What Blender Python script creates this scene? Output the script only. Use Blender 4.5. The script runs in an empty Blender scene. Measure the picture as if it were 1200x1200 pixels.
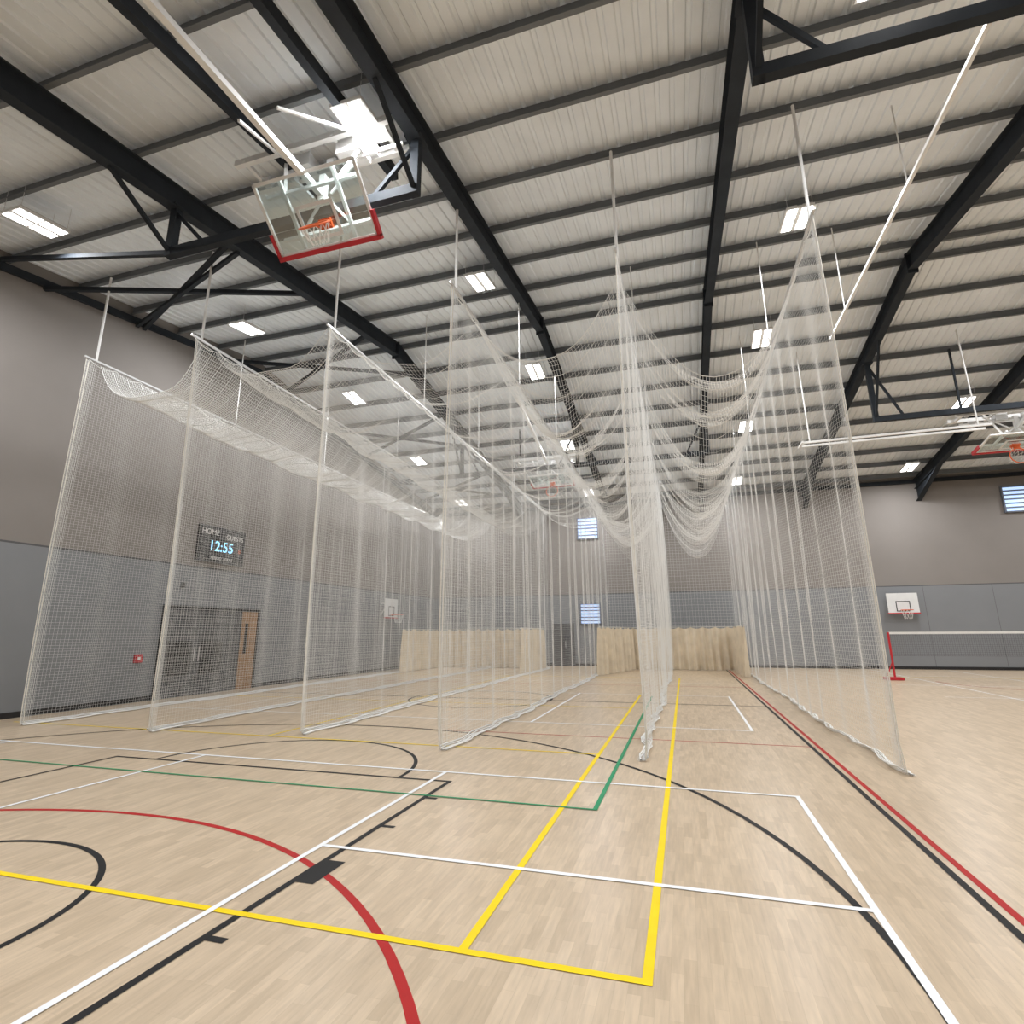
import bpy, math, random
import numpy as np
from mathutils import Vector, Matrix
random.seed(3)
S=bpy.context.scene
COL=S.collection
H=1.6
try: S.view_settings.view_transform='Standard'
except Exception: pass

# ------------------------------------------------------------ materials
def mat(name,col,rough=0.6,metal=0.0,noise=0.0,nscale=5.0,emit=None,estr=0.0,bump=0.0):
    m=bpy.data.materials.new(name); m.use_nodes=True
    nt=m.node_tree; b=nt.nodes['Principled BSDF']
    b.inputs['Base Color'].default_value=(*col,1); b.inputs['Roughness'].default_value=rough
    b.inputs['Metallic'].default_value=metal
    if noise>0 or bump>0:
        tc=nt.nodes.new('ShaderNodeTexCoord'); n=nt.nodes.new('ShaderNodeTexNoise')
        n.inputs['Scale'].default_value=nscale; n.inputs['Detail'].default_value=4
        nt.links.new(tc.outputs['Object'],n.inputs['Vector'])
        if noise>0:
            r=nt.nodes.new('ShaderNodeValToRGB')
            r.color_ramp.elements[0].position=0.3; r.color_ramp.elements[1].position=0.7
            r.color_ramp.elements[0].color=(*[c*(1-noise) for c in col],1)
            r.color_ramp.elements[1].color=(*[min(1,c*(1+noise)) for c in col],1)
            nt.links.new(n.outputs['Fac'],r.inputs['Fac']); nt.links.new(r.outputs['Color'],b.inputs['Base Color'])
        if bump>0:
            bp=nt.nodes.new('ShaderNodeBump'); bp.inputs['Strength'].default_value=bump
            nt.links.new(n.outputs['Fac'],bp.inputs['Height']); nt.links.new(bp.outputs['Normal'],b.inputs['Normal'])
    if emit:
        b.inputs['Emission Color'].default_value=(*emit,1); b.inputs['Emission Strength'].default_value=estr
    return m
M={}
M['steel']=mat('dark_painted_steel',(0.024,0.029,0.036),0.75,0.0,0.15,3)
M['steel'].node_tree.nodes['Principled BSDF'].inputs['Specular IOR Level'].default_value=0.2
M['purlin']=mat('grey_purlin_steel',(0.14,0.15,0.16),0.6,0.0,0.12,2)
M['sheet']=mat('roof_sheet_liner',(0.80,0.845,0.88),0.5,0.0,0.05,1.3)
M['white']=mat('white_powder_coat',(0.78,0.78,0.77),0.4,0,0.04,6)
M['alu']=mat('aluminium_track',(0.62,0.62,0.62),0.35,0.3,0.05,6)
M['net']=mat('white_net_cord',(0.88,0.88,0.86),0.9,0)
M['netd']=mat('ivory_net_hem',(0.78,0.75,0.68),0.85,0,0.12,12)
M['canvas']=mat('cream_canvas',(0.72,0.63,0.49),0.9,0,0.10,3)
M['red']=mat('red_pad',(0.50,0.02,0.03),0.5,0,0.08,6)
M['orange']=mat('orange_rim',(0.75,0.13,0.03),0.4,0,0.05,6)
M['black']=mat('black_plastic',(0.015,0.015,0.017),0.4,0,0.1,8)
M['doorg']=mat('dark_grey_door',(0.075,0.078,0.085),0.5,0,0.08,3)
M['wood']=mat('oak_door',(0.33,0.20,0.11),0.5,0,0.18,6)
M['led']=mat('led_lens',(0.9,0.9,0.9),0.4,0,0.02,4,(1,0.99,0.97),9.0)
M['dig']=mat('cyan_digits',(0.1,0.4,0.7),0.4,0,0.02,4,(0.35,0.75,1.0),1.6)
M['sky']=mat('window_daylight',(0.5,0.6,0.8),0.3,0,0.05,4,(0.45,0.64,1.0),1.0)
M['louv']=mat('window_louvre',(0.12,0.14,0.18),0.4,0,0.05,4)
M['bboard']=mat('white_backboard',(0.75,0.76,0.76),0.4,0,0.03,4)
def linemat(n,c): return mat(n,c,0.5,0,0.04,8)
M['ly']=linemat('line_yellow',(0.86,0.63,0.004)); M['lw']=linemat('line_white',(0.84,0.86,0.88))
M['lb']=linemat('line_black',(0.010,0.010,0.011)); M['lr']=linemat('line_red',(0.40,0.012,0.012)); M['lg']=linemat('line_green',(0.015,0.26,0.11))
for k_ in('ly','lw','lb','lr','lg'): M[k_].node_tree.nodes['Principled BSDF'].inputs['Specular IOR Level'].default_value=0.2
g=bpy.data.materials.new('clear_backboard_glass'); g.use_nodes=True; nt=g.node_tree; nt.nodes.clear()
o=nt.nodes.new('ShaderNodeOutputMaterial'); mx=nt.nodes.new('ShaderNodeMixShader'); tr=nt.nodes.new('ShaderNodeBsdfTransparent'); gl=nt.nodes.new('ShaderNodeBsdfGlossy')
tr.inputs[0].default_value=(0.88,0.93,0.92,1); gl.inputs['Roughness'].default_value=0.05; mx.inputs[0].default_value=0.18
nt.links.new(tr.outputs[0],mx.inputs[1]); nt.links.new(gl.outputs[0],mx.inputs[2]); nt.links.new(mx.outputs[0],o.inputs[0]); M['glass']=g

def mathn(nt,op,a,b=None,c=None):
    n=nt.nodes.new('ShaderNodeMath'); n.operation=op
    for i,v in enumerate((a,b,c)):
        if v is None: continue
        if isinstance(v,(int,float)): n.inputs[i].default_value=v
        else: nt.links.new(v,n.inputs[i])
    return n.outputs[0]
def wallmat(name,axis):
    m=bpy.data.materials.new(name); m.use_nodes=True; nt=m.node_tree; b=nt.nodes['Principled BSDF']; L=nt.links
    geo=nt.nodes.new('ShaderNodeNewGeometry'); sp=nt.nodes.new('ShaderNodeSeparateXYZ'); L.new(geo.outputs['Position'],sp.inputs[0])
    z=sp.outputs['Z']; a=sp.outputs[axis]
    low=mathn(nt,'LESS_THAN',z,3.5)
    fr=mathn(nt,'PINGPONG',a,1.25)
    seamv=mathn(nt,'LESS_THAN',fr,0.008)
    fz=mathn(nt,'PINGPONG',z,1.75)
    seamh=mathn(nt,'LESS_THAN',fz,0.006)
    seam=mathn(nt,'MAXIMUM',seamv,seamh)
    n=nt.nodes.new('ShaderNodeTexNoise'); n.inputs['Scale'].default_value=0.8; n.inputs['Detail'].default_value=5; L.new(geo.outputs['Position'],n.inputs['Vector'])
    def mix(f,c1,c2):
        x=nt.nodes.new('ShaderNodeMix'); x.data_type='RGBA'
        for s,v in ((x.inputs[0],f),(x.inputs[6],c1),(x.inputs[7],c2)):
            if isinstance(v,tuple): s.default_value=(*v,1)
            elif isinstance(v,float): s.default_value=v
            else: L.new(v,s)
        return x.outputs[2]
    up=mix(n.outputs['Fac'],(0.215,0.195,0.18),(0.255,0.233,0.217))
    lo=mix(n.outputs['Fac'],(0.20,0.208,0.22),(0.24,0.249,0.262))
    lo=mix(seam,lo,(0.12,0.12,0.13))
    edge=mathn(nt,'LESS_THAN',mathn(nt,'ABSOLUTE',mathn(nt,'SUBTRACT',z,3.5)),0.02)
    c=mix(low,up,lo); c=mix(edge,c,(0.09,0.09,0.095))
    L.new(c,b.inputs['Base Color']); b.inputs['Roughness'].default_value=0.75
    return m
M['wx']=wallmat('wall_paint_sides','Y'); M['wy']=wallmat('wall_paint_ends','X')

def floormat():
    m=bpy.data.materials.new('light_maple_sports_floor'); m.use_nodes=True; nt=m.node_tree; b=nt.nodes['Principled BSDF']; L=nt.links
    geo=nt.nodes.new('ShaderNodeNewGeometry')
    mp=nt.nodes.new('ShaderNodeMapping'); L.new(geo.outputs['Position'],mp.inputs['Vector'])
    mp.inputs['Rotation'].default_value=(0,0,math.radians(90))
    br=nt.nodes.new('ShaderNodeTexBrick'); L.new(mp.outputs[0],br.inputs['Vector'])
    br.offset=0.37; br.offset_frequency=2
    br.inputs['Scale'].default_value=1.0; br.inputs['Brick Width'].default_value=0.36; br.inputs['Row Height'].default_value=0.062
    br.inputs['Mortar Size'].default_value=0.0006; br.inputs['Mortar Smooth'].default_value=0.5; br.inputs['Bias'].default_value=0.0
    br.inputs['Color1'].default_value=(0.60,0.475,0.34,1); br.inputs['Color2'].default_value=(0.50,0.39,0.272,1); br.inputs['Mortar'].default_value=(0.42,0.325,0.225,1)
    mp2=nt.nodes.new('ShaderNodeMapping'); L.new(geo.outputs['Position'],mp2.inputs['Vector']); mp2.inputs['Scale'].default_value=(40,4,1)
    n=nt.nodes.new('ShaderNodeTexNoise'); n.inputs['Scale'].default_value=1.0; n.inputs['Detail'].default_value=5; L.new(mp2.outputs[0],n.inputs['Vector'])
    n2=nt.nodes.new('ShaderNodeTexNoise'); n2.inputs['Scale'].default_value=0.6; n2.inputs['Detail'].default_value=2; L.new(geo.outputs['Position'],n2.inputs['Vector'])
    s=mathn(nt,'MULTIPLY_ADD',n.outputs['Fac'],0.50,0.75); s2=mathn(nt,'MULTIPLY_ADD',n2.outputs['Fac'],0.10,0.95); s=mathn(nt,'MULTIPLY',s,s2)
    vm=nt.nodes.new('ShaderNodeVectorMath'); vm.operation='SCALE'; L.new(br.outputs['Color'],vm.inputs[0]); L.new(s,vm.inputs['Scale'])
    L.new(vm.outputs[0],b.inputs['Base Color'])
    b.inputs['Roughness'].default_value=0.31; b.inputs['Specular IOR Level'].default_value=0.42
    return m
M['floor']=floormat()

# ------------------------------------------------------------ mesh builder
class MB:
    def __init__(s): s.v=[];s.f=[];s.m=[];s.mats=[]
    def mi(s,k):
        if k not in s.mats: s.mats.append(k)
        return s.mats.index(k)
    def add(s,V,F,k):
        o=len(s.v); i=s.mi(k); s.v+= [tuple(v) for v in V]
        for f in F: s.f.append(tuple(o+j for j in f)); s.m.append(i)
    def box(s,c,d,k,rot=None):
        x,y,z=[a/2 for a in d]
        V=[Vector((sx*x,sy*y,sz*z)) for sx in(-1,1) for sy in(-1,1) for sz in(-1,1)]
        if rot is not None: V=[rot@v for v in V]
        V=[v+Vector(c) for v in V]
        s.add(V,[(0,1,3,2),(4,6,7,5),(0,4,5,1),(2,3,7,6),(0,2,6,4),(1,5,7,3)],k)
    def frame(s,p,q,up=(0,0,1)):
        p=Vector(p);q=Vector(q);d=(q-p); L=d.length; d.normalize(); up=Vector(up)
        if abs(d.dot(up))>0.99: up=Vector((0,1,0))
        x=d.cross(up).normalized(); z=x.cross(d).normalized()
        return p,q,d,x,z,L
    def beam(s,p,q,w,h,k,up=(0,0,1)):
        p,q,d,x,z,L=s.frame(p,q,up)
        R=Matrix((x,d,z)).transposed()
        s.box((p+q)/2,(w,L,h),k,R)
    def ibeam(s,p,q,w,h,k,t=0.025,tw=0.018):
        p,q,d,x,z,L=s.frame(p,q); R=Matrix((x,d,z)).transposed(); c=(p+q)/2
        s.box(c+z*(h/2-t/2),(w,L,t),k,R); s.box(c-z*(h/2-t/2),(w,L,t),k,R); s.box(c,(tw,L,h-2*t),k,R)
    def tube(s,p,q,r,k,n=10,r2=None):
        p,q,d,x,z,L=s.frame(p,q); r2=r if r2 is None else r2; V=[]
        for c,rr in((p,r),(q,r2)):
            for i in range(n):
                a=2*math.pi*i/n; V.append(c+x*math.cos(a)*rr+z*math.sin(a)*rr)
        F=[(i,(i+1)%n,n+(i+1)%n,n+i) for i in range(n)]+[tuple(range(n))[::-1],tuple(range(n,2*n))]
        s.add(V,F,k)
    def path(s,P,r,k,n=6,closed=False):
        for a,b in zip(P[:-1],P[1:]): s.tube(a,b,r,k,n)
        if closed: s.tube(P[-1],P[0],r,k,n)
    def torus(s,c,R,r,k,rot=None,n=32,m=8):
        V=[]
        for i in range(n):
            a=2*math.pi*i/n
            for j in range(m):
                b=2*math.pi*j/m; v=Vector(((R+r*math.cos(b))*math.cos(a),(R+r*math.cos(b))*math.sin(a),r*math.sin(b)))
                if rot is not None: v=rot@v
                V.append(v+Vector(c))
        F=[(i*m+j,((i+1)%n)*m+j,((i+1)%n)*m+(j+1)%m,i*m+(j+1)%m) for i in range(n) for j in range(m)]
        s.add(V,F,k)
    def obj(s,name,parent=None,smooth=False):
        me=bpy.data.meshes.new(name); me.from_pydata(s.v,[],s.f)
        for k in s.mats: me.materials.append(M[k])
        me.polygons.foreach_set('material_index',s.m)
        if smooth: me.polygons.foreach_set('use_smooth',[True]*len(s.f))
        me.update(); o=bpy.data.objects.new(name,me); COL.objects.link(o)
        if parent: o.parent=parent
        return o
def empty(name,loc=(0,0,0)):
    e=bpy.data.objects.new(name,None); e.location=(0,0,0); COL.objects.link(e); return e

# ------------------------------------------------------------ dimensions
XL,XR,YN,YF=-13.1,23.0,-1.2,28.6
YR,ZR,SL=14.0,10.6,0.15
def zr(y): return ZR-SL*abs(y-YR)

b=MB(); b.box(((XL+XR)/2,(YN+YF)/2,-0.1),(XR-XL+1,YF-YN+1,0.2),'floor'); b.obj('floor')
def endwall(name,y,t):
    b=MB(); z=zr(y)+0.05; b.box(((XL+XR)/2,y+t/2,z/2),(XR-XL+0.8,abs(t),z),'wy'); return b.obj(name)
endwall('wall_far',YF,0.3); endwall('wall_near',YN-0.3,0.3)
def gable(name,x,t):
    prof=[(YN,0),(YF,0),(YF,zr(YF)+.05),(YR,ZR+.05),(YN,zr(YN)+.05)]
    V=[(x,y,z) for y,z in prof]+[(x+t,y,z) for y,z in prof]
    F=[(0,1,2,3,4),(9,8,7,6,5)]+[(i,5+i,5+(i+1)%5,(i+1)%5) for i in range(5)]
    b=MB(); b.add(V,F,'wx'); return b.obj(name)
gable('wall_left',XL-0.3,0.3); gable('wall_right',XR,0.3)
def bb(name,c,d): b=MB(); b.box(c,d,'black'); b.obj(name)
bb('baseboard_left',(XL+0.01,(YN+YF)/2,0.06),(0.02,YF-YN,0.12))
bb('baseboard_far',((XL+XR)/2,YF-0.01,0.06),(XR-XL,0.02,0.12))

# roof sheet with trapezoidal ribs
b=MB(); pitch=0.22; n=int((XR-XL+1)/pitch); V=[];F=[]
prof=[]
for i in range(n):
    x=XL-0.5+i*pitch
    prof+=[(x,0),(x+0.13,0),(x+0.15,0.032),(x+0.20,0.032)]
ys=[YN-0.4,YR,YF+0.4]
for y in ys:
    for x,dz in prof: V.append((x,y,zr(y)+dz+0.02))
m=len(prof)
for a in range(2):
    for i in range(m-1): F.append((a*m+i,a*m+i+1,(a+1)*m+i+1,(a+1)*m+i))
b.add(V,F,'sheet'); b.obj('ceiling')

# purlins
b=MB(); 
ylist=[]
for sgn in(-1,1):
    y=YR+sgn*0.35
    while YN+0.1<y<YF-0.1:
        ylist.append(y); y+=sgn*1.38
for y in ylist:
    z=zr(y)-0.10
    b.box(((XL+XR)/2,y,z),(XR-XL,0.012,0.20),'purlin')
    b.box(((XL+XR)/2,y+0.03,z+0.095),(XR-XL,0.07,0.012),'purlin'); b.box(((XL+XR)/2,y-0.03,z-0.095),(XR-XL,0.07,0.012),'purlin')
b.obj('roof_purlins')
RX=[-7.9,-3.3,1.25,5.85,10.45,15.05,19.65]
RD=0.42
for x in RX:
    b=MB()
    for y0,y1 in((YN,YR),(YR,YF)):
        p=(x,y0,zr(y0)-0.2-RD/2); q=(x,y1,zr(y1)-0.2-RD/2); b.ibeam(p,q,0.2,RD,'steel')
    for yy,sg in((YF,-1),(YN,1)):
        z0=zr(yy)-0.2-RD
        V=[(x-.012,yy,z0),(x-.012,yy,z0-0.55),(x-.012,yy+sg*2.6,zr(yy+sg*2.6)-0.2-RD)]; V+= [(a+.024,c,d) for a,c,d in V]
        b.add(V,[(0,1,2),(5,4,3),(0,3,4,1),(1,4,5,2),(2,5,3,0)],'steel')
        b.beam((x,yy,z0-0.55),(x,yy+sg*2.6,zr(yy+sg*2.6)-0.2-RD),0.2,0.025,'steel')
    b.box((x,YR,ZR-0.2-RD/2-0.03),(0.22,0.05,RD+0.12),'steel')
    b.obj('roof_rafter')
b=MB()
b.beam((XL,YF-0.08,zr(YF)-0.28),(XR,YF-0.08,zr(YF)-0.28),0.12,0.16,'steel')
b.obj('eaves_beam')
b=MB()
def rf(x,y,d=0.45): return (x,y,zr(y)-d)
for (x0,y0,x1,y1) in((-13.0,9.8,-7.9,7.4),(-13.0,7.4,-7.9,9.8),(-13.0,15.2,-7.9,12.4),(-13,12.4,-7.9,15.2),(-13,20.5,-7.9,17.8),(-13,17.8,-7.9,20.5),(-13,26,-7.9,23),(-13,23,-7.9,26)):
    b.beam(rf(x0,y0,.5),rf(x1,y1,.5),0.09,0.09,'steel')
b.beam((-13.05,YN,zr(YN)-0.35),(-13.05,YR,ZR-0.35),0.1,0.16,'steel'); b.beam((-13.05,YR,ZR-0.35),(-13.05,YF,zr(YF)-0.35),0.1,0.16,'steel')
b.obj('roof_bracing')

def goal_frame(x0,x1,y,zc=7.64,s=1):
    b=MB(); zt=zr(y)-0.2-RD
    b.beam((x0,y,zc),(x1,y,zc),0.12,0.16,'steel')
    for x,o in((x0,1),(x1,-1)):
        b.beam((x,y,zc-0.08),(x,y,zt+.02),0.13,0.13,'steel')
        b.beam((x,y,zc),(x,y-s*1.2,zr(y-s*1.2)-0.2-RD),0.06,0.06,'steel')
        b.beam((x,y,zt-0.05),(x+o*0.7,y,zc+0.05),0.06,0.06,'steel')
        b.box((x,y,zt+0.01),(0.26,0.3,0.03),'steel')
    return b.obj('backstop_support_truss')
goal_frame(-7.9,-3.3,6.2,7.95); goal_frame(1.25,5.85,5.55)
goal_frame(5.85,10.45,17.9); goal_frame(-3.3,1.25,19.6); goal_frame(-7.9,-3.3,19.6)
b=MB(); b.beam((-7.9,6.2,7.95),(-13.0,6.55,9.25),0.08,0.08,'steel'); b.beam((-7.9,7.6,zr(7.6)-0.65),(-13.0,9.6,zr(9.6)-.5),0.08,0.08,'steel'); b.obj('roof_tie_brace')

def backstop(c,down,arm,sc=1.0,rails=True,rx=(-0.75,0.7),simple=False):
    root=empty('basketball_backstop')
    c=Vector(c); d=Vector(down).normalized(); X=Vector((1,0,0))
    nrm=X.cross(d).normalized()
    if nrm.z>0: nrm=-nrm
    R=Matrix((X,-d,nrm)).transposed()
    if R.determinant()<0: R=Matrix((-X,-d,nrm)).transposed()
    def P(a,bb_,cc): return c+R@Vector((a,bb_,cc))
    w,h=1.8*sc,1.08*sc
    b=MB(); b.box(c,(w-0.04,h-0.04,0.012),'glass',R); b.obj('glass_panel',root)
    b=MB()
    for a in(-1,1): b.box(P(a*(w/2-0.02),0,0),(0.045,h,0.04),'white',R)
    for a in(-1,1): b.box(P(0,a*(h/2-0.02),0),(w,0.045,0.04),'white',R)
    for a in(-1,1): b.box(P(a*0.295,-0.14,0.012),(0.05,0.45,0.006),'white',R)
    for yy in(-0.365,0.085): b.box(P(0,yy,0.012),(0.64,0.05,0.006),'white',R)
    for a in(-0.45,0.45): b.beam(P(a,-h/2,-0.08),P(a,h/2,-0.08),0.05,0.05,'white')
    for yy in(-0.3,0.3): b.beam(P(-0.8*sc,yy,-0.1),P(0.8*sc,yy,-0.1),0.05,0.05,'white')
    b.beam(P(-0.45,-0.3,-0.1),P(0,0.15,-0.4),0.04,0.04,'white'); b.beam(P(0.45,-0.3,-0.1),P(0,0.15,-0.4),0.04,0.04,'white')
    b.obj('board_frame',root)
    b=MB(); b.box(P(0,-h/2-0.02,0),(w+0.08,0.07,0.09),'red',R)
    for a in(-1,1): b.box(P(a*(w/2+0.015),-h/2+0.17,0),(0.05,0.36,0.09),'red',R)
    b.obj('edge_padding',root)
    b=MB(); rc=P(0.1 if rails else 0,-0.16,0.15+0.225); q=0.1 if rails else 0
    RR=Matrix((X,nrm,d)).transposed(); b.torus(rc,0.225,0.014,'orange',RR,36,8)
    b.box(P(q,-0.20,0.03),(0.2,0.14,0.05),'orange',R); b.box(P(q,-0.17,0.09),(0.14,0.05,0.12),'orange',R)
    for a in(-1,1): b.beam(P(q+a*0.08,-0.24,0.05),P(q+a*0.12,-0.17,0.2),0.02,0.02,'orange')
    b.obj('rim',root)
    b=MB()
    for i in range(12):
        a0=2*math.pi*i/12
        for s in(1,-1):
            pts=[]
            for j in range(6):
                t=j/5; rr=0.22*(1-0.45*t); a=a0+s*t*0.7
                pts.append(rc+X*math.cos(a)*rr+nrm*math.sin(a)*rr+d*0.26*t)
            b.path(pts,0.004,'net',4)
    b.obj('goal_net',root)
    b=MB(); m0=P(0,0.15,-0.35)
    e=Vector(arm)
    b.beam(m0,e,0.085,0.085,'white'); b.beam(m0+Vector((0,0,-0.1)),m0+Vector((0,0,0.35)),0.1,0.1,'white')
    zt=zr(m0.y)-0.42
    if simple: zt=m0.z+0.55
    for a in(-0.75,0.75):
        t=m0+X*a; t.z=zt
        b.beam(P(a*0.6,0.3,-0.1),t,0.05,0.05,'white'); b.beam(m0+X*a*0.2,t+Vector((0,0,-0.15)),0.03,0.03,'white')
        if not simple: b.beam(m0+X*a*0.4+Vector((0,-1.4,0.05)),t+Vector((0,0,0)),0.035,0.035,'white')
    L=[m0+X*(-1.55*sc),m0+X*(1.35*sc)]
    for dy in(-0.25,0.3):
        q=[Vector((l.x,l.y+dy,zt-0.1)) for l in L]; b.beam(q[0],q[1],0.08,0.10,'white')
    for a in(-1.3,-0.5,0.3,1.1): b.beam((m0.x+a,m0.y-0.3,zt-0.1),(m0.x+a,m0.y+0.35,zt-0.1),0.06,0.06,'white')
    if simple:
        for a in(-1.2,1.1): b.beam((m0.x+a,m0.y,zt-0.1),(m0.x+a,m0.y,zr(m0.y)-0.2),0.05,0.05,'steel')
    b.box(Vector((m0.x,m0.y,zt-0.2))+X*0.5,(0.42,0.32,0.26),'white'); b.box(Vector((m0.x,m0.y,zt-0.2))+X*-0.35,(0.28,0.24,0.22),'alu')
    b.tube(Vector((m0.x,m0.y,zt-0.32))-X*1.4*sc,Vector((m0.x,m0.y,zt-0.32))+X*1.4*sc,0.035,'white')
    for a in(-1.1,-0.6,0.15,0.9): b.tube((m0.x+a*sc-.06,m0.y,zt-0.32),(m0.x+a*sc+.06,m0.y,zt-0.32),0.08,'alu',14)
    b.obj('folding_mast',root)
    if rails:
        b=MB()
        for a in rx:
            b.beam((m0.x+a,YN,zr(YN)-0.42),(m0.x+a,m0.y+0.9,zr(m0.y+0.9)-0.42),0.12,0.2,'steel')
        b.obj('suspension_rails',root)
    return root
backstop((-4.78,5.92,7.76),(0,0.74,-0.67),(-4.95,0.2,8.05),sc=0.96)
backstop((9.35,18.4,6.75),(0,0.98,-0.2),(9.35,13.4,8.3),sc=0.95,rails=False,simple=True)
backstop((-4.45,20.2,7.3),(0,0.98,-0.2),(-4.45,15.5,8.8),sc=0.9,rails=False,simple=True)
b=MB(); 
for dy in(0,0.35): b.beam((3.7,17.3+dy,6.95),(8.3,17.3+dy,6.98),0.06,0.06,'white')
b.beam((3.7,17.2,6.95),(3.7,17.75,6.95),0.06,0.06,'white')
for x in(3.9,8.0): b.tube((x,17.3,6.95),(x,17.4,zr(17.4)-0.2),0.02,'white')
b.obj('backstop_drive_arm')

# ------------------------------------------------------------ lights
for x in(-10.6,-3.95,2.75,9.5,16.2):
    for y in(0.6,5.7,10.8,16.0,21.2,26.3):
        z=zr(y)-0.50
        root=empty('high_bay_light')
        b=MB(); tilt=SL if y<YR else -SL
        R=Matrix.Rotation(math.atan(tilt),3,'X')
        c=Vector((x,y,z)); b.box(c,(0.50,0.84,0.05),'white',R)
        for a in(-0.13,0.13): b.box(c+R@Vector((a,0,0.04)),(0.16,0.76,0.05),'alu',R)
        b.obj('housing',root)
        b=MB()
        for a in(-0.13,0.13):
            for q in(-0.21,0.21): b.box(c+R@Vector((a,q,-0.028)),(0.17,0.37,0.01),'led',R)
        b.obj('led_modules',root)
        b=MB()
        for a in(-0.22,0.22):
            for q in(-0.38,0.38): p=c+R@Vector((a,q,0.02)); b.tube(p,(p.x,p.y,zr(p.y)-0.02),0.004,'alu',5)
        b.obj('suspension_wires',root)
        ld=bpy.data.lights.new('lamp','AREA'); ld.shape='RECTANGLE'; ld.size=0.44; ld.size_y=0.78; ld.energy=170; ld.color=(0.98,0.99,1.0)
        lo=bpy.data.objects.new('lamp',ld); COL.objects.link(lo); lo.location=c+Vector((0,0,-0.10)); lo.parent=root

# ------------------------------------------------------------ floor markings
def arcpts(c,r,a0,a1,n=72): return [(c[0]+r*math.cos(math.radians(a0+(a1-a0)*i/n)),c[1]+r*math.sin(math.radians(a0+(a1-a0)*i/n))) for i in range(n+1)]
def strip(b,pts,w,z,k):
    P=[Vector((x,y)) for x,y in pts]; V=[]
    for i,p in enumerate(P):
        d=(P[min(i+1,len(P)-1)]-P[max(i-1,0)]).normalized(); n=Vector((-d.y,d.x))
        V+= [(p.x+n.x*w/2,p.y+n.y*w/2,z),(p.x-n.x*w/2,p.y-n.y*w/2,z)]
    F=[(2*i,2*i+2,2*i+3,2*i+1)[::-1] for i in range(len(P)-1)]
    b.add(V,F,k)
W=0.05
def hline(b,y,x0,x1,z,k,w=W): strip(b,[(x0,y),(x1,y)],w,z,k)
def vline(b,x,y0,y1,z,k,w=W): strip(b,[(x,y0),(x,y1)],w,z+0.0004,k)
b=MB(); z=0.0035
hline(b,3.12,-12.5,-0.265,z,'ly'); vline(b,-0.29,3.095,21.6,z,'ly'); vline(b,-1.225,3.1,15.7,z,'ly')
hline(b,8.1,-12.5,-1.22,z,'ly',0.04); hline(b,13.0,-12.5,-1.2,z,'ly',0.04); hline(b,21.6,-12.5,-0.27,z,'ly')
vline(b,-6.6,8.1,21.6,z,'ly',0.04); hline(b,23.8,6.5,18,z,'ly',0.05)
b.obj('volleyball_court_lines')
b=MB(); z=0.0045
hline(b,4.2,-2.85,0.97,z,'lw',0.045); hline(b,6.64,-12.8,0.97,z,'lw',0.045)
vline(b,0.95,0,6.66,z,'lw',0.045); vline(b,-2.83,0,6.66,z,'lw',0.045); vline(b,-6.4,0.5,6.66,z,'lw',0.045)
hline(b,10.58,-12.8,0.97,z,'lw',0.045); vline(b,0.95,10.56,15.8,z,'lw',0.045); vline(b,-2.83,10.56,15.8,z,'lw',0.045); vline(b,-6.4,10.56,15.8,z,'lw',0.045)
vline(b,-10.2,0.5,6.66,z,'lw',0.045); vline(b,-10.2,10.56,15.8,z,'lw',0.045)
hline(b,15.8,-12.8,0.97,z,'lw',0.045); hline(b,19.6,-12.8,0.97,z,'lw',0.045)
for x in(7.4,10.2,13.0): vline(b,x,14.5,28,z,'lw',0.045)
hline(b,17.0,6,18,z,'lw',0.045); hline(b,20.4,6,18,z,'lw',0.045); hline(b,24.4,6,18,z,'lw',0.045)
b.obj('badminton_court_lines')
b=MB(); z=0.0025
strip(b,arcpts((-5.3,3.2),6.25,-30,178),0.05,z+.0008,'lb')
strip(b,arcpts((-4.85,2.4),1.26,-20,200),0.045,z,'lb')
vline(b,-2.62,0,6.275,z,'lb'); hline(b,6.25,-7.55,-2.6,z,'lb'); vline(b,-7.52,0,6.275,z,'lb')
strip(b,arcpts((-5.05,6.27),1.8,0,180),0.05,z-.0004,'lb')
for y in(2.85,4.73,5.6): b.add([(-2.6,y-.025,z),(-2.48,y-.025,z),(-2.48,y+.025,z),(-2.6,y+.025,z)],[(0,1,2,3)],'lb')
b.add([(-2.6,3.58,z),(-2.46,3.58,z),(-2.46,3.96,z),(-2.6,3.96,z)],[(0,1,2,3)],'lb')
strip(b,arcpts((-5.05,14.0),1.8,0,360),0.05,z,'lb'); hline(b,14.0,-12.6,1.55,z+.0006,'lb')
vline(b,1.60,0,27.6,z,'lb')
b.obj('basketball_court_lines')
b=MB(); z=0.0015
strip(b,arcpts((-4.8,0.0),4.4,-10,190),0.055,z,'lr'); vline(b,1.70,0,27.6,z,'lr'); hline(b,9.4,-4,1.65,z,'lr',0.035); hline(b,18.5,-12,1.55,z,'lr',0.04)
strip(b,arcpts((11.2,22.0),3.6,180,360),0.05,z,'lr')
b.obj('handball_court_lines')
b=MB(); z=0.0055
hline(b,5.67,-12,-0.895,z,'lg',0.035); vline(b,-0.915,5.653,15.5,z,'lg',0.045)
b.obj('futsal_court_lines')

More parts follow.
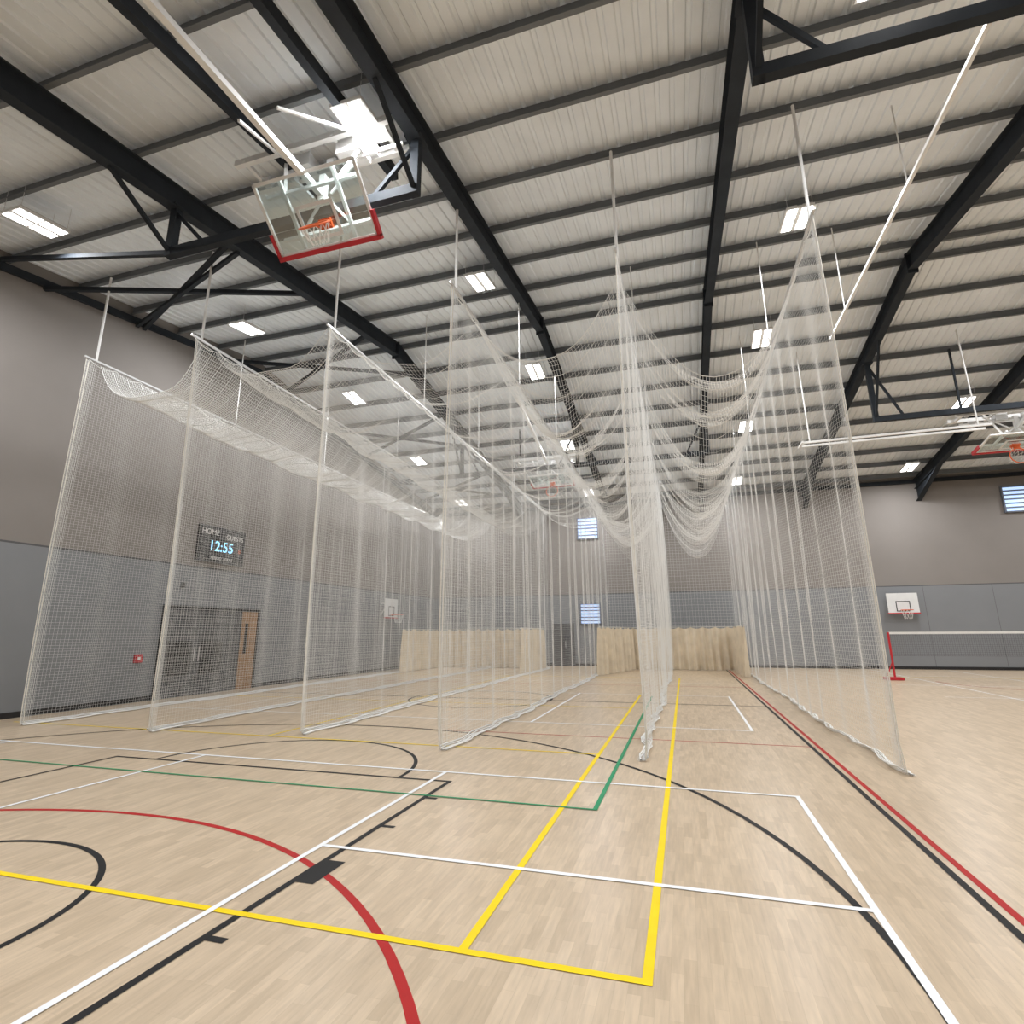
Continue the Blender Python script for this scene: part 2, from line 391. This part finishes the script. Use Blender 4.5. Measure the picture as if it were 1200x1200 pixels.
# ------------------------------------------------------------ nets
def net_mesh(name,strands,r,k='net'):
    Vs=[];Fs=[];o=0
    for P in strands:
        rr=r
        if isinstance(P,tuple): P,rr=P
        n=len(P); d=P[-1]-P[0]; d=d/np.linalg.norm(d)
        up=np.array([0,0,1.]) if abs(d[2])<0.7 else np.array([0,1.,0])
        x=np.cross(d,up); x/=np.linalg.norm(x); y=np.cross(x,d)
        ring=[x*math.cos(a)*rr+y*math.sin(a)*rr for a in(0.3,0.3+2.0944,0.3+4.18879)]
        V=np.stack([P+q for q in ring],1).reshape(-1,3); Vs.append(V)
        i=np.arange(n-1)*3
        for a,b_ in((0,1),(1,2),(2,0)): Fs.append(np.stack([i+a,i+b_,i+3+b_,i+3+a],1)+o)
        o+=3*n
    V=np.concatenate(Vs);F=np.concatenate(Fs)
    me=bpy.data.meshes.new(name); me.vertices.add(len(V)); me.vertices.foreach_set('co',V.astype(np.float32).ravel())
    me.loops.add(len(F)*4); me.loops.foreach_set('vertex_index',F.astype(np.int32).ravel())
    me.polygons.add(len(F)); me.polygons.foreach_set('loop_start',np.arange(0,len(F)*4,4,dtype=np.int32))
    try: me.polygons.foreach_set('loop_total',np.full(len(F),4,dtype=np.int32))
    except Exception: pass
    me.materials.append(M[k]); me.update(calc_edges=True); me.validate()
    ob=bpy.data.objects.new(name,me); COL.objects.link(ob); return ob
ZT=7.38
rng=np.random.default_rng(5)
def divider(xc,y0,y1,side,ph,cell=0.055,r=0.00165,nb=9):
    root=empty('cricket_net_divider')
    Lh=y1-y0
    def f(y,z):
        y=np.asarray(y,float); z=np.asarray(z,float)
        t=1-z/ZT
        A=0.012+0.06*np.sin(np.clip(t,0,1)*2.75)
        x=xc+A*(np.sin(y*2*math.pi/1.25+ph+0.5*np.sin(y*1.1))+0.4*np.sin(y*2*math.pi/2.97+2.3*ph+0.3*z))+0.04*t*np.sin(y*0.9+ph)
        yy=y+0.05*np.sin(y*2*math.pi/1.25+ph+0.12*z)
        lay=np.clip(0.06-z,0,None)
        x=x+side*lay*0.8
        zz=np.maximum(z,0.012)
        return np.stack([x,yy,zz],-1)
    S_=[]
    zs=np.concatenate([[-0.10,-0.02,0.08,0.3],np.linspace(0.9,ZT,6)])
    for y in np.arange(y0,y1,cell): S_.append(f(np.full_like(zs,y),zs))
    for y in y0+np.array([0.02,0.04,0.05,0.07,0.09,0.12,0.14,0.17,0.2,0.23,0.26,0.29,0.33,0.38,0.41,0.47])[:nb]: S_.append((f(np.full_like(zs,y),zs),0.0026))
    yl=np.arange(y0,y1+0.05,0.25)
    for z in np.arange(-0.06,ZT,cell): S_.append(f(yl,np.full_like(yl,z)))
    o=net_mesh('mesh_panel',S_,r); o.parent=root
    S_=[]; yl=np.arange(y0,y1,0.2)
    for dz in(0.0,0.03,-0.04,-0.07,0.05):
        P=f(yl,np.full_like(yl,dz)); P[:,0]+=rng.normal(0,0.012,len(yl)); P[:,2]+=0.008+np.abs(rng.normal(0,0.005,len(yl))); S_.append(P)
    o=net_mesh('bottom_hem',S_,0.012,'net'); o.parent=root
    zz=np.linspace(0.02,ZT,24); S_=[f(np.full_like(zz,y0),zz),f(np.full_like(zz,y0+0.06),zz)]
    o=net_mesh('front_hem',S_,0.009,'netd'); o.parent=root
    ys=np.arange(y0,y1,0.06); P=np.stack([np.full_like(ys,xc),ys,ZT+0.02-0.09*np.abs(np.sin((ys-y0)*math.pi/0.6))],-1)
    o=net_mesh('top_hem',[P],0.012,'net'); o.parent=root
    b=MB(); b.box((xc,(y0+y1)/2,ZT+0.05),(0.035,Lh+0.2,0.04),'alu')
    for y in np.arange(y0,y1,0.6): b.tube((xc,y,ZT-0.02),(xc,y,ZT+0.04),0.006,'alu',5)
    yy=[y0+0.15]+list(np.arange(y0+4.2,y1,4.2))
    for i,y in enumerate(yy): b.tube((xc,y,ZT+0.05),(xc,y,zr(y)-0.2),0.024 if i==0 else 0.013,'white',8)
    b.obj('suspended_track',root)
    return root
NX=[2.2,-0.58,-3.36,-6.14,-8.92,-11.8]
Y0=7.8;Y1=26.6
for i,x in enumerate(NX): divider(x,Y0+(0.5 if i==3 else 0),Y1,-1 if i in(1,) else 1,i*1.7,nb=16 if i==1 else 9)
def roofnet(x0,x1,y0,y1,sag,ph,cell=0.11,r=0.0028,thick=0.006,wob=1.0,flat=2.0):
    def f(u,y):
        s=sag*(1+wob*(0.12*np.sin(y*2*math.pi/3.3+ph)+0.09*np.sin(y*2*math.pi/1.9+2*ph)+0.05*np.sin(y*2*math.pi/0.8+ph)))*(0.85+0.15*np.clip((y-y0)/4,0,1))
        yy=y+0.16*wob*np.sin(y*2*math.pi/1.1+ph)*(0.4+u*(1-u)*2)+0.05*np.sin(u*9+y)
        return np.stack([x0+(x1-x0)*u+0*y,yy+0*u,ZT-0.03-s*(1-np.abs(2*u-1)**flat)+0.03*np.sin(u*14+y*3)*u*(1-u)*4],-1)
    S_=[]; us=np.linspace(0,1,18)
    for i,y in enumerate(np.arange(y0,y1,cell)): S_.append((f(us,np.full_like(us,y)),thick if i%6==0 else r))
    yl=np.arange(y0,y1,0.2)
    for u in np.linspace(0,1,int((x1-x0)*1.25/cell)): S_.append(f(np.full_like(yl,u),yl))
    return net_mesh('cricket_net_roof',S_,r)
roofnet(-11.8,-8.92,8.0,26.5,1.0,0.2,0.055,0.0050,0.010,0.35,3.2); roofnet(-8.92,-6.14,8.3,26.5,0.9,1.2,0.065,0.0038,0.008,0.4,3.0); roofnet(-6.14,-3.36,9.0,26.5,0.65,2.0,0.09,0.0025,0.006)
roofnet(-3.36,-0.58,8.4,26.5,2.0,0.7,0.058,0.0030,0.007); roofnet(-0.58,2.2,8.4,26.5,2.15,2.9,0.058,0.0030,0.007)
def endnet(x0,x1,y,ph):
    S_=[]; zs=np.linspace(0.02,ZT,8)
    def f(x,z): return np.stack([x+0*z,y+0.06*np.sin(x*7+ph)+0*z,z+0*x],-1)
    for x in np.arange(x0,x1,0.13): S_.append(f(np.full_like(zs,x),zs))
    xs=np.arange(x0,x1+.05,0.25)
    for z in np.arange(0.05,ZT,0.13): S_.append(f(xs,np.full_like(xs,z)))
    return net_mesh('cricket_net_end',S_,0.0034)
endnet(-11.8,-6.14,Y1,0.3); endnet(-3.36,2.2,Y1,1.0)
b=MB(); b.beam((3.7,-0.9,8.1),(3.7,13.2,8.1),0.05,0.05,'white')
for y in(1.5,5,8.5,12): b.tube((3.7,y,8.1),(3.7,y,zr(y)-0.2),0.012,'white',6)
b.obj('overhead_curtain_track')

def canvas(b,p,q,h,ph):
    n=int(math.hypot(q[0]-p[0],q[1]-p[1])/0.03); V=[];F=[]
    d=Vector((q[0]-p[0],q[1]-p[1])).normalized(); nn=Vector((-d.y,d.x))
    L=math.hypot(q[0]-p[0],q[1]-p[1])
    rows=[0.02,0.5,1.0,1.45,h]
    for i in range(n+1):
        s=L*i/n
        for j,z in enumerate(rows):
            am=0.085*(1.15-0.45*z/h); w=am*(math.sin(s*2*math.pi/0.34+ph+0.35*j+0.8*math.sin(s*1.9))+0.6*math.sin(s*2*math.pi/0.93+1.7*ph+0.2*j))
            V.append((p[0]+d.x*s+nn.x*w,p[1]+d.y*s+nn.y*w,z-(0.06*abs(math.sin(s*math.pi/0.5)) if j==4 else 0)))
    for i in range(n):
        for j in range(4): F.append((i*5+j,i*5+5+j,i*5+6+j,i*5+1+j))
    b.add(V,F,'canvas')
for x0,x1,dx in((-3.18,2.0,0.95),(-11.6,-6.35,0.0)):
    b=MB(); h=1.80
    canvas(b,(x0+dx,26.2),(x1,26.2),h,0.4); canvas(b,(x0,22.3),(x0+dx,26.2),h,1.1); canvas(b,(x1,22.3),(x1,26.2),h,2.1)
    b.tube((x0+dx,26.2,h+0.01),(x1,26.2,h+0.01),0.012,'netd',6); b.tube((x0,22.3,h+0.01),(x0+dx,26.2,h+0.01),0.012,'netd',6); b.tube((x1,22.3,h+0.01),(x1,26.2,h+0.01),0.012,'netd',6)
    b.obj('canvas_batting_screen',smooth=True)

# ------------------------------------------------------------ left wall items
root=empty('door_1'); b=MB(); x=XL
b.box((x+0.03,13.35,2.36),(0.1,3.5,0.08),'black'); 
for y in(11.62,15.08): b.box((x+0.03,y,1.2),(0.1,0.08,2.4),'black')
b.obj('frame',root)
b=MB()
for y0,y1 in((11.66,12.75),(12.77,13.86)):
    b.box((x+0.025,(y0+y1)/2,1.16),(0.05,y1-y0,2.3),'doorg')
    b.box((x+0.055,(y0+y1)/2,1.0),(0.01,(y1-y0)-0.3,0.9),'black')
b.box((x+0.025,14.13,1.16),(0.05,0.5,2.3),'doorg')
b.tube((x+0.09,12.68,0.9),(x+0.09,12.68,1.3),0.012,'alu'); b.tube((x+0.09,12.84,0.9),(x+0.09,12.84,1.3),0.012,'alu')
b.obj('leaves',root)
b=MB(); b.box((x+0.03,14.72,1.16),(0.06,0.66,2.3),'wood'); b.box((x+0.065,14.6,1.5),(0.01,0.12,0.9),'black'); b.obj('timber_leaf',root)
root=empty('scoreboard'); b=MB(); cy,cz=13.25,4.2; b.box((x+0.055,cy,cz),(0.1,1.75,1.05),'black')
b.box((x+0.107,cy,cz+0.51),(0.006,1.75,0.02),'doorg'); b.box((x+0.107,cy,cz-0.51),(0.006,1.75,0.02),'doorg'); b.obj('case',root)
def text(body,y,z,size,k,root):
    t=bpy.data.curves.new('lettering','FONT'); t.body=body; t.size=size; t.align_x='CENTER'; t.align_y='CENTER'; t.extrude=0.003; t.materials.append(M[k])
    o=bpy.data.objects.new('lettering',t); COL.objects.link(o); o.rotation_euler=(math.pi/2,0,math.pi/2); o.location=(x+0.112,y,z); o.parent=root
text('12:55',cy-0.05,cz-0.06,0.42,'dig',root); text('HOME',cy-0.5,cz+0.34,0.23,'white',root); text('GUESTS',cy+0.44,cz+0.27,0.20,'white',root)
text('8',cy+0.66,cz-0.1,0.2,'orange',root); text('PERIOD  FOULS',cy,cz-0.4,0.12,'white',root)
b=MB(); b.box((x+0.03,11.04,1.05),(0.06,0.2,0.2),'red'); b.box((x+0.065,11.04,1.05),(0.01,0.07,0.07),'white'); b.obj('fire_alarm_call_point')
b=MB(); b.box((x+0.02,12.1,2.95),(0.04,0.1,0.14),'black'); b.obj('wall_sensor')
def wallhoop(pos,face):
    root=empty('wall_basketball_hoop'); b=MB(); f=Vector(face); s=Vector((-f.y,f.x,0)); p=Vector(pos)
    R=Matrix((s,f,Vector((0,0,1)))).transposed()
    def P(a,q,c): return p+R@Vector((a,q,c))
    b.box(P(0,0.35,0),(1.15,0.04,0.85),'bboard',R)
    b.obj('backboard',root); b=MB()
    for a in(-0.25,0.25): b.box(P(a,0.373,-0.13),(0.035,0.006,0.4),'black',R)
    for c in(-0.33,0.07): b.box(P(0,0.373,c),(0.535,0.006,0.035),'black',R)
    b.box(P(0,0.36,-0.43),(1.19,0.07,0.05),'red',R)
    for a in(-0.3,0.3):
        b.beam(P(a,0.0,0.2),P(a,0.34,0.2),0.05,0.05,'white'); b.beam(P(a,0.0,-0.3),P(a,0.34,0.2),0.04,0.04,'white')
    b.obj('bracket',root); b=MB()
    b.torus(P(0,0.37+0.14+0.225,-0.3),0.225,0.012,'orange'); b.box(P(0,0.42,-0.3),(0.14,0.1,0.04),'orange',R); b.obj('rim',root)
    b=MB(); rc=P(0,0.735,-0.3)
    for i in range(10):
        for sg in(1,-1):
            b.path([rc+Vector((math.cos(2*math.pi*i/10+sg*t*.9)*0.22*(1-.4*t),math.sin(2*math.pi*i/10+sg*t*.9)*0.22*(1-.4*t),-0.36*t)) for t in(0,.33,.66,1)],0.005,'net',4)
    b.obj('goal_net',root)
wallhoop((XL,23.2,2.75),(1,0,0)); wallhoop((9.05,YF,2.75),(0,-1,0))
def window(i,x0,x1,z0,z1):
    root=empty('window_%d'%i); b=MB(); b.box(((x0+x1)/2,YF-0.03,(z0+z1)/2),(x1-x0,0.04,z1-z0),'sky'); b.obj('glazing',root)
    b=MB(); w=0.06
    for xx in(x0,x1): b.box((xx,YF-0.06,(z0+z1)/2),(w,0.1,z1-z0+w),'louv')
    for zz in(z0,z1): b.box(((x0+x1)/2,YF-0.06,zz),(x1-x0,0.1,w),'louv')
    n=6
    for j in range(1,n): b.box(((x0+x1)/2,YF-0.06,z0+(z1-z0)*j/n),(x1-x0,0.06,0.055),'louv')
    b.obj('louvres',root)
window(1,-4.95,-3.9,6.35,7.45); window(2,-4.95,-3.95,2.03,3.02); window(3,13.5,14.6,6.5,7.6)
root=empty('door_2'); b=MB(); b.box((-5.85,YF-0.04,1.03),(1.1,0.08,2.06),'doorg'); b.box((-5.85,YF-0.085,1.03),(0.03,0.01,2.0),'black'); b.tube((-5.75,YF-0.12,0.9),(-5.75,YF-0.12,1.2),0.012,'alu'); b.obj('leaf',root)
root=empty('badminton_net')
b=MB()
for px in(6.6,14.7):
    b.tube((px,22.4,0.03),(px,22.4,1.55),0.035,'red'); b.box((px-0.05,22.4,0.047),(0.5,0.45,0.08),'red'); b.beam((px-0.25,22.4,0.06),(px,22.4,0.6),0.03,0.03,'red')
b.obj('posts',root)
b=MB(); b.box((10.65,22.4,1.52),(8.1,0.02,0.075),'white'); b.obj('tape',root)
S_=[]
xs=np.linspace(6.6,14.7,20)
for z in np.arange(0.78,1.5,0.06): S_.append(np.stack([xs,xs*0+22.4,xs*0+z],-1))
for xx in np.arange(6.6,14.7,0.06): S_.append(np.array([[xx,22.4,0.78],[xx,22.4,1.5]]))
o=net_mesh('mesh',S_,0.004,'doorg'); o.parent=root

# ------------------------------------------------------------ world + camera
w=bpy.data.worlds.new('world'); S.world=w; w.use_nodes=True; w.node_tree.nodes['Background'].inputs[0].default_value=(0.6,0.7,0.9,1); w.node_tree.nodes['Background'].inputs[1].default_value=0.5
yaw,pitch,roll,f=0.2997,0.2344,-0.0068,652.08
cy_,sy_=math.cos(yaw),math.sin(yaw)
f0=Vector((-sy_*math.cos(pitch),cy_*math.cos(pitch),math.sin(pitch))); r0=Vector((cy_,sy_,0)); u0=r0.cross(f0)
r=r0*math.cos(roll)+u0*math.sin(roll); u=-r0*math.sin(roll)+u0*math.cos(roll)
cam=bpy.data.cameras.new('camera'); co=bpy.data.objects.new('camera',cam); COL.objects.link(co)
mw=Matrix((r,u,-f0)).transposed().to_4x4(); mw.translation=Vector((0,0,H)); co.matrix_world=mw
cam.sensor_width=36; cam.lens=f/1200*36; cam.shift_x=(600-593.87)/1200; cam.shift_y=-(600-586.44)/1200; cam.clip_start=0.05; cam.clip_end=200
S.camera=co
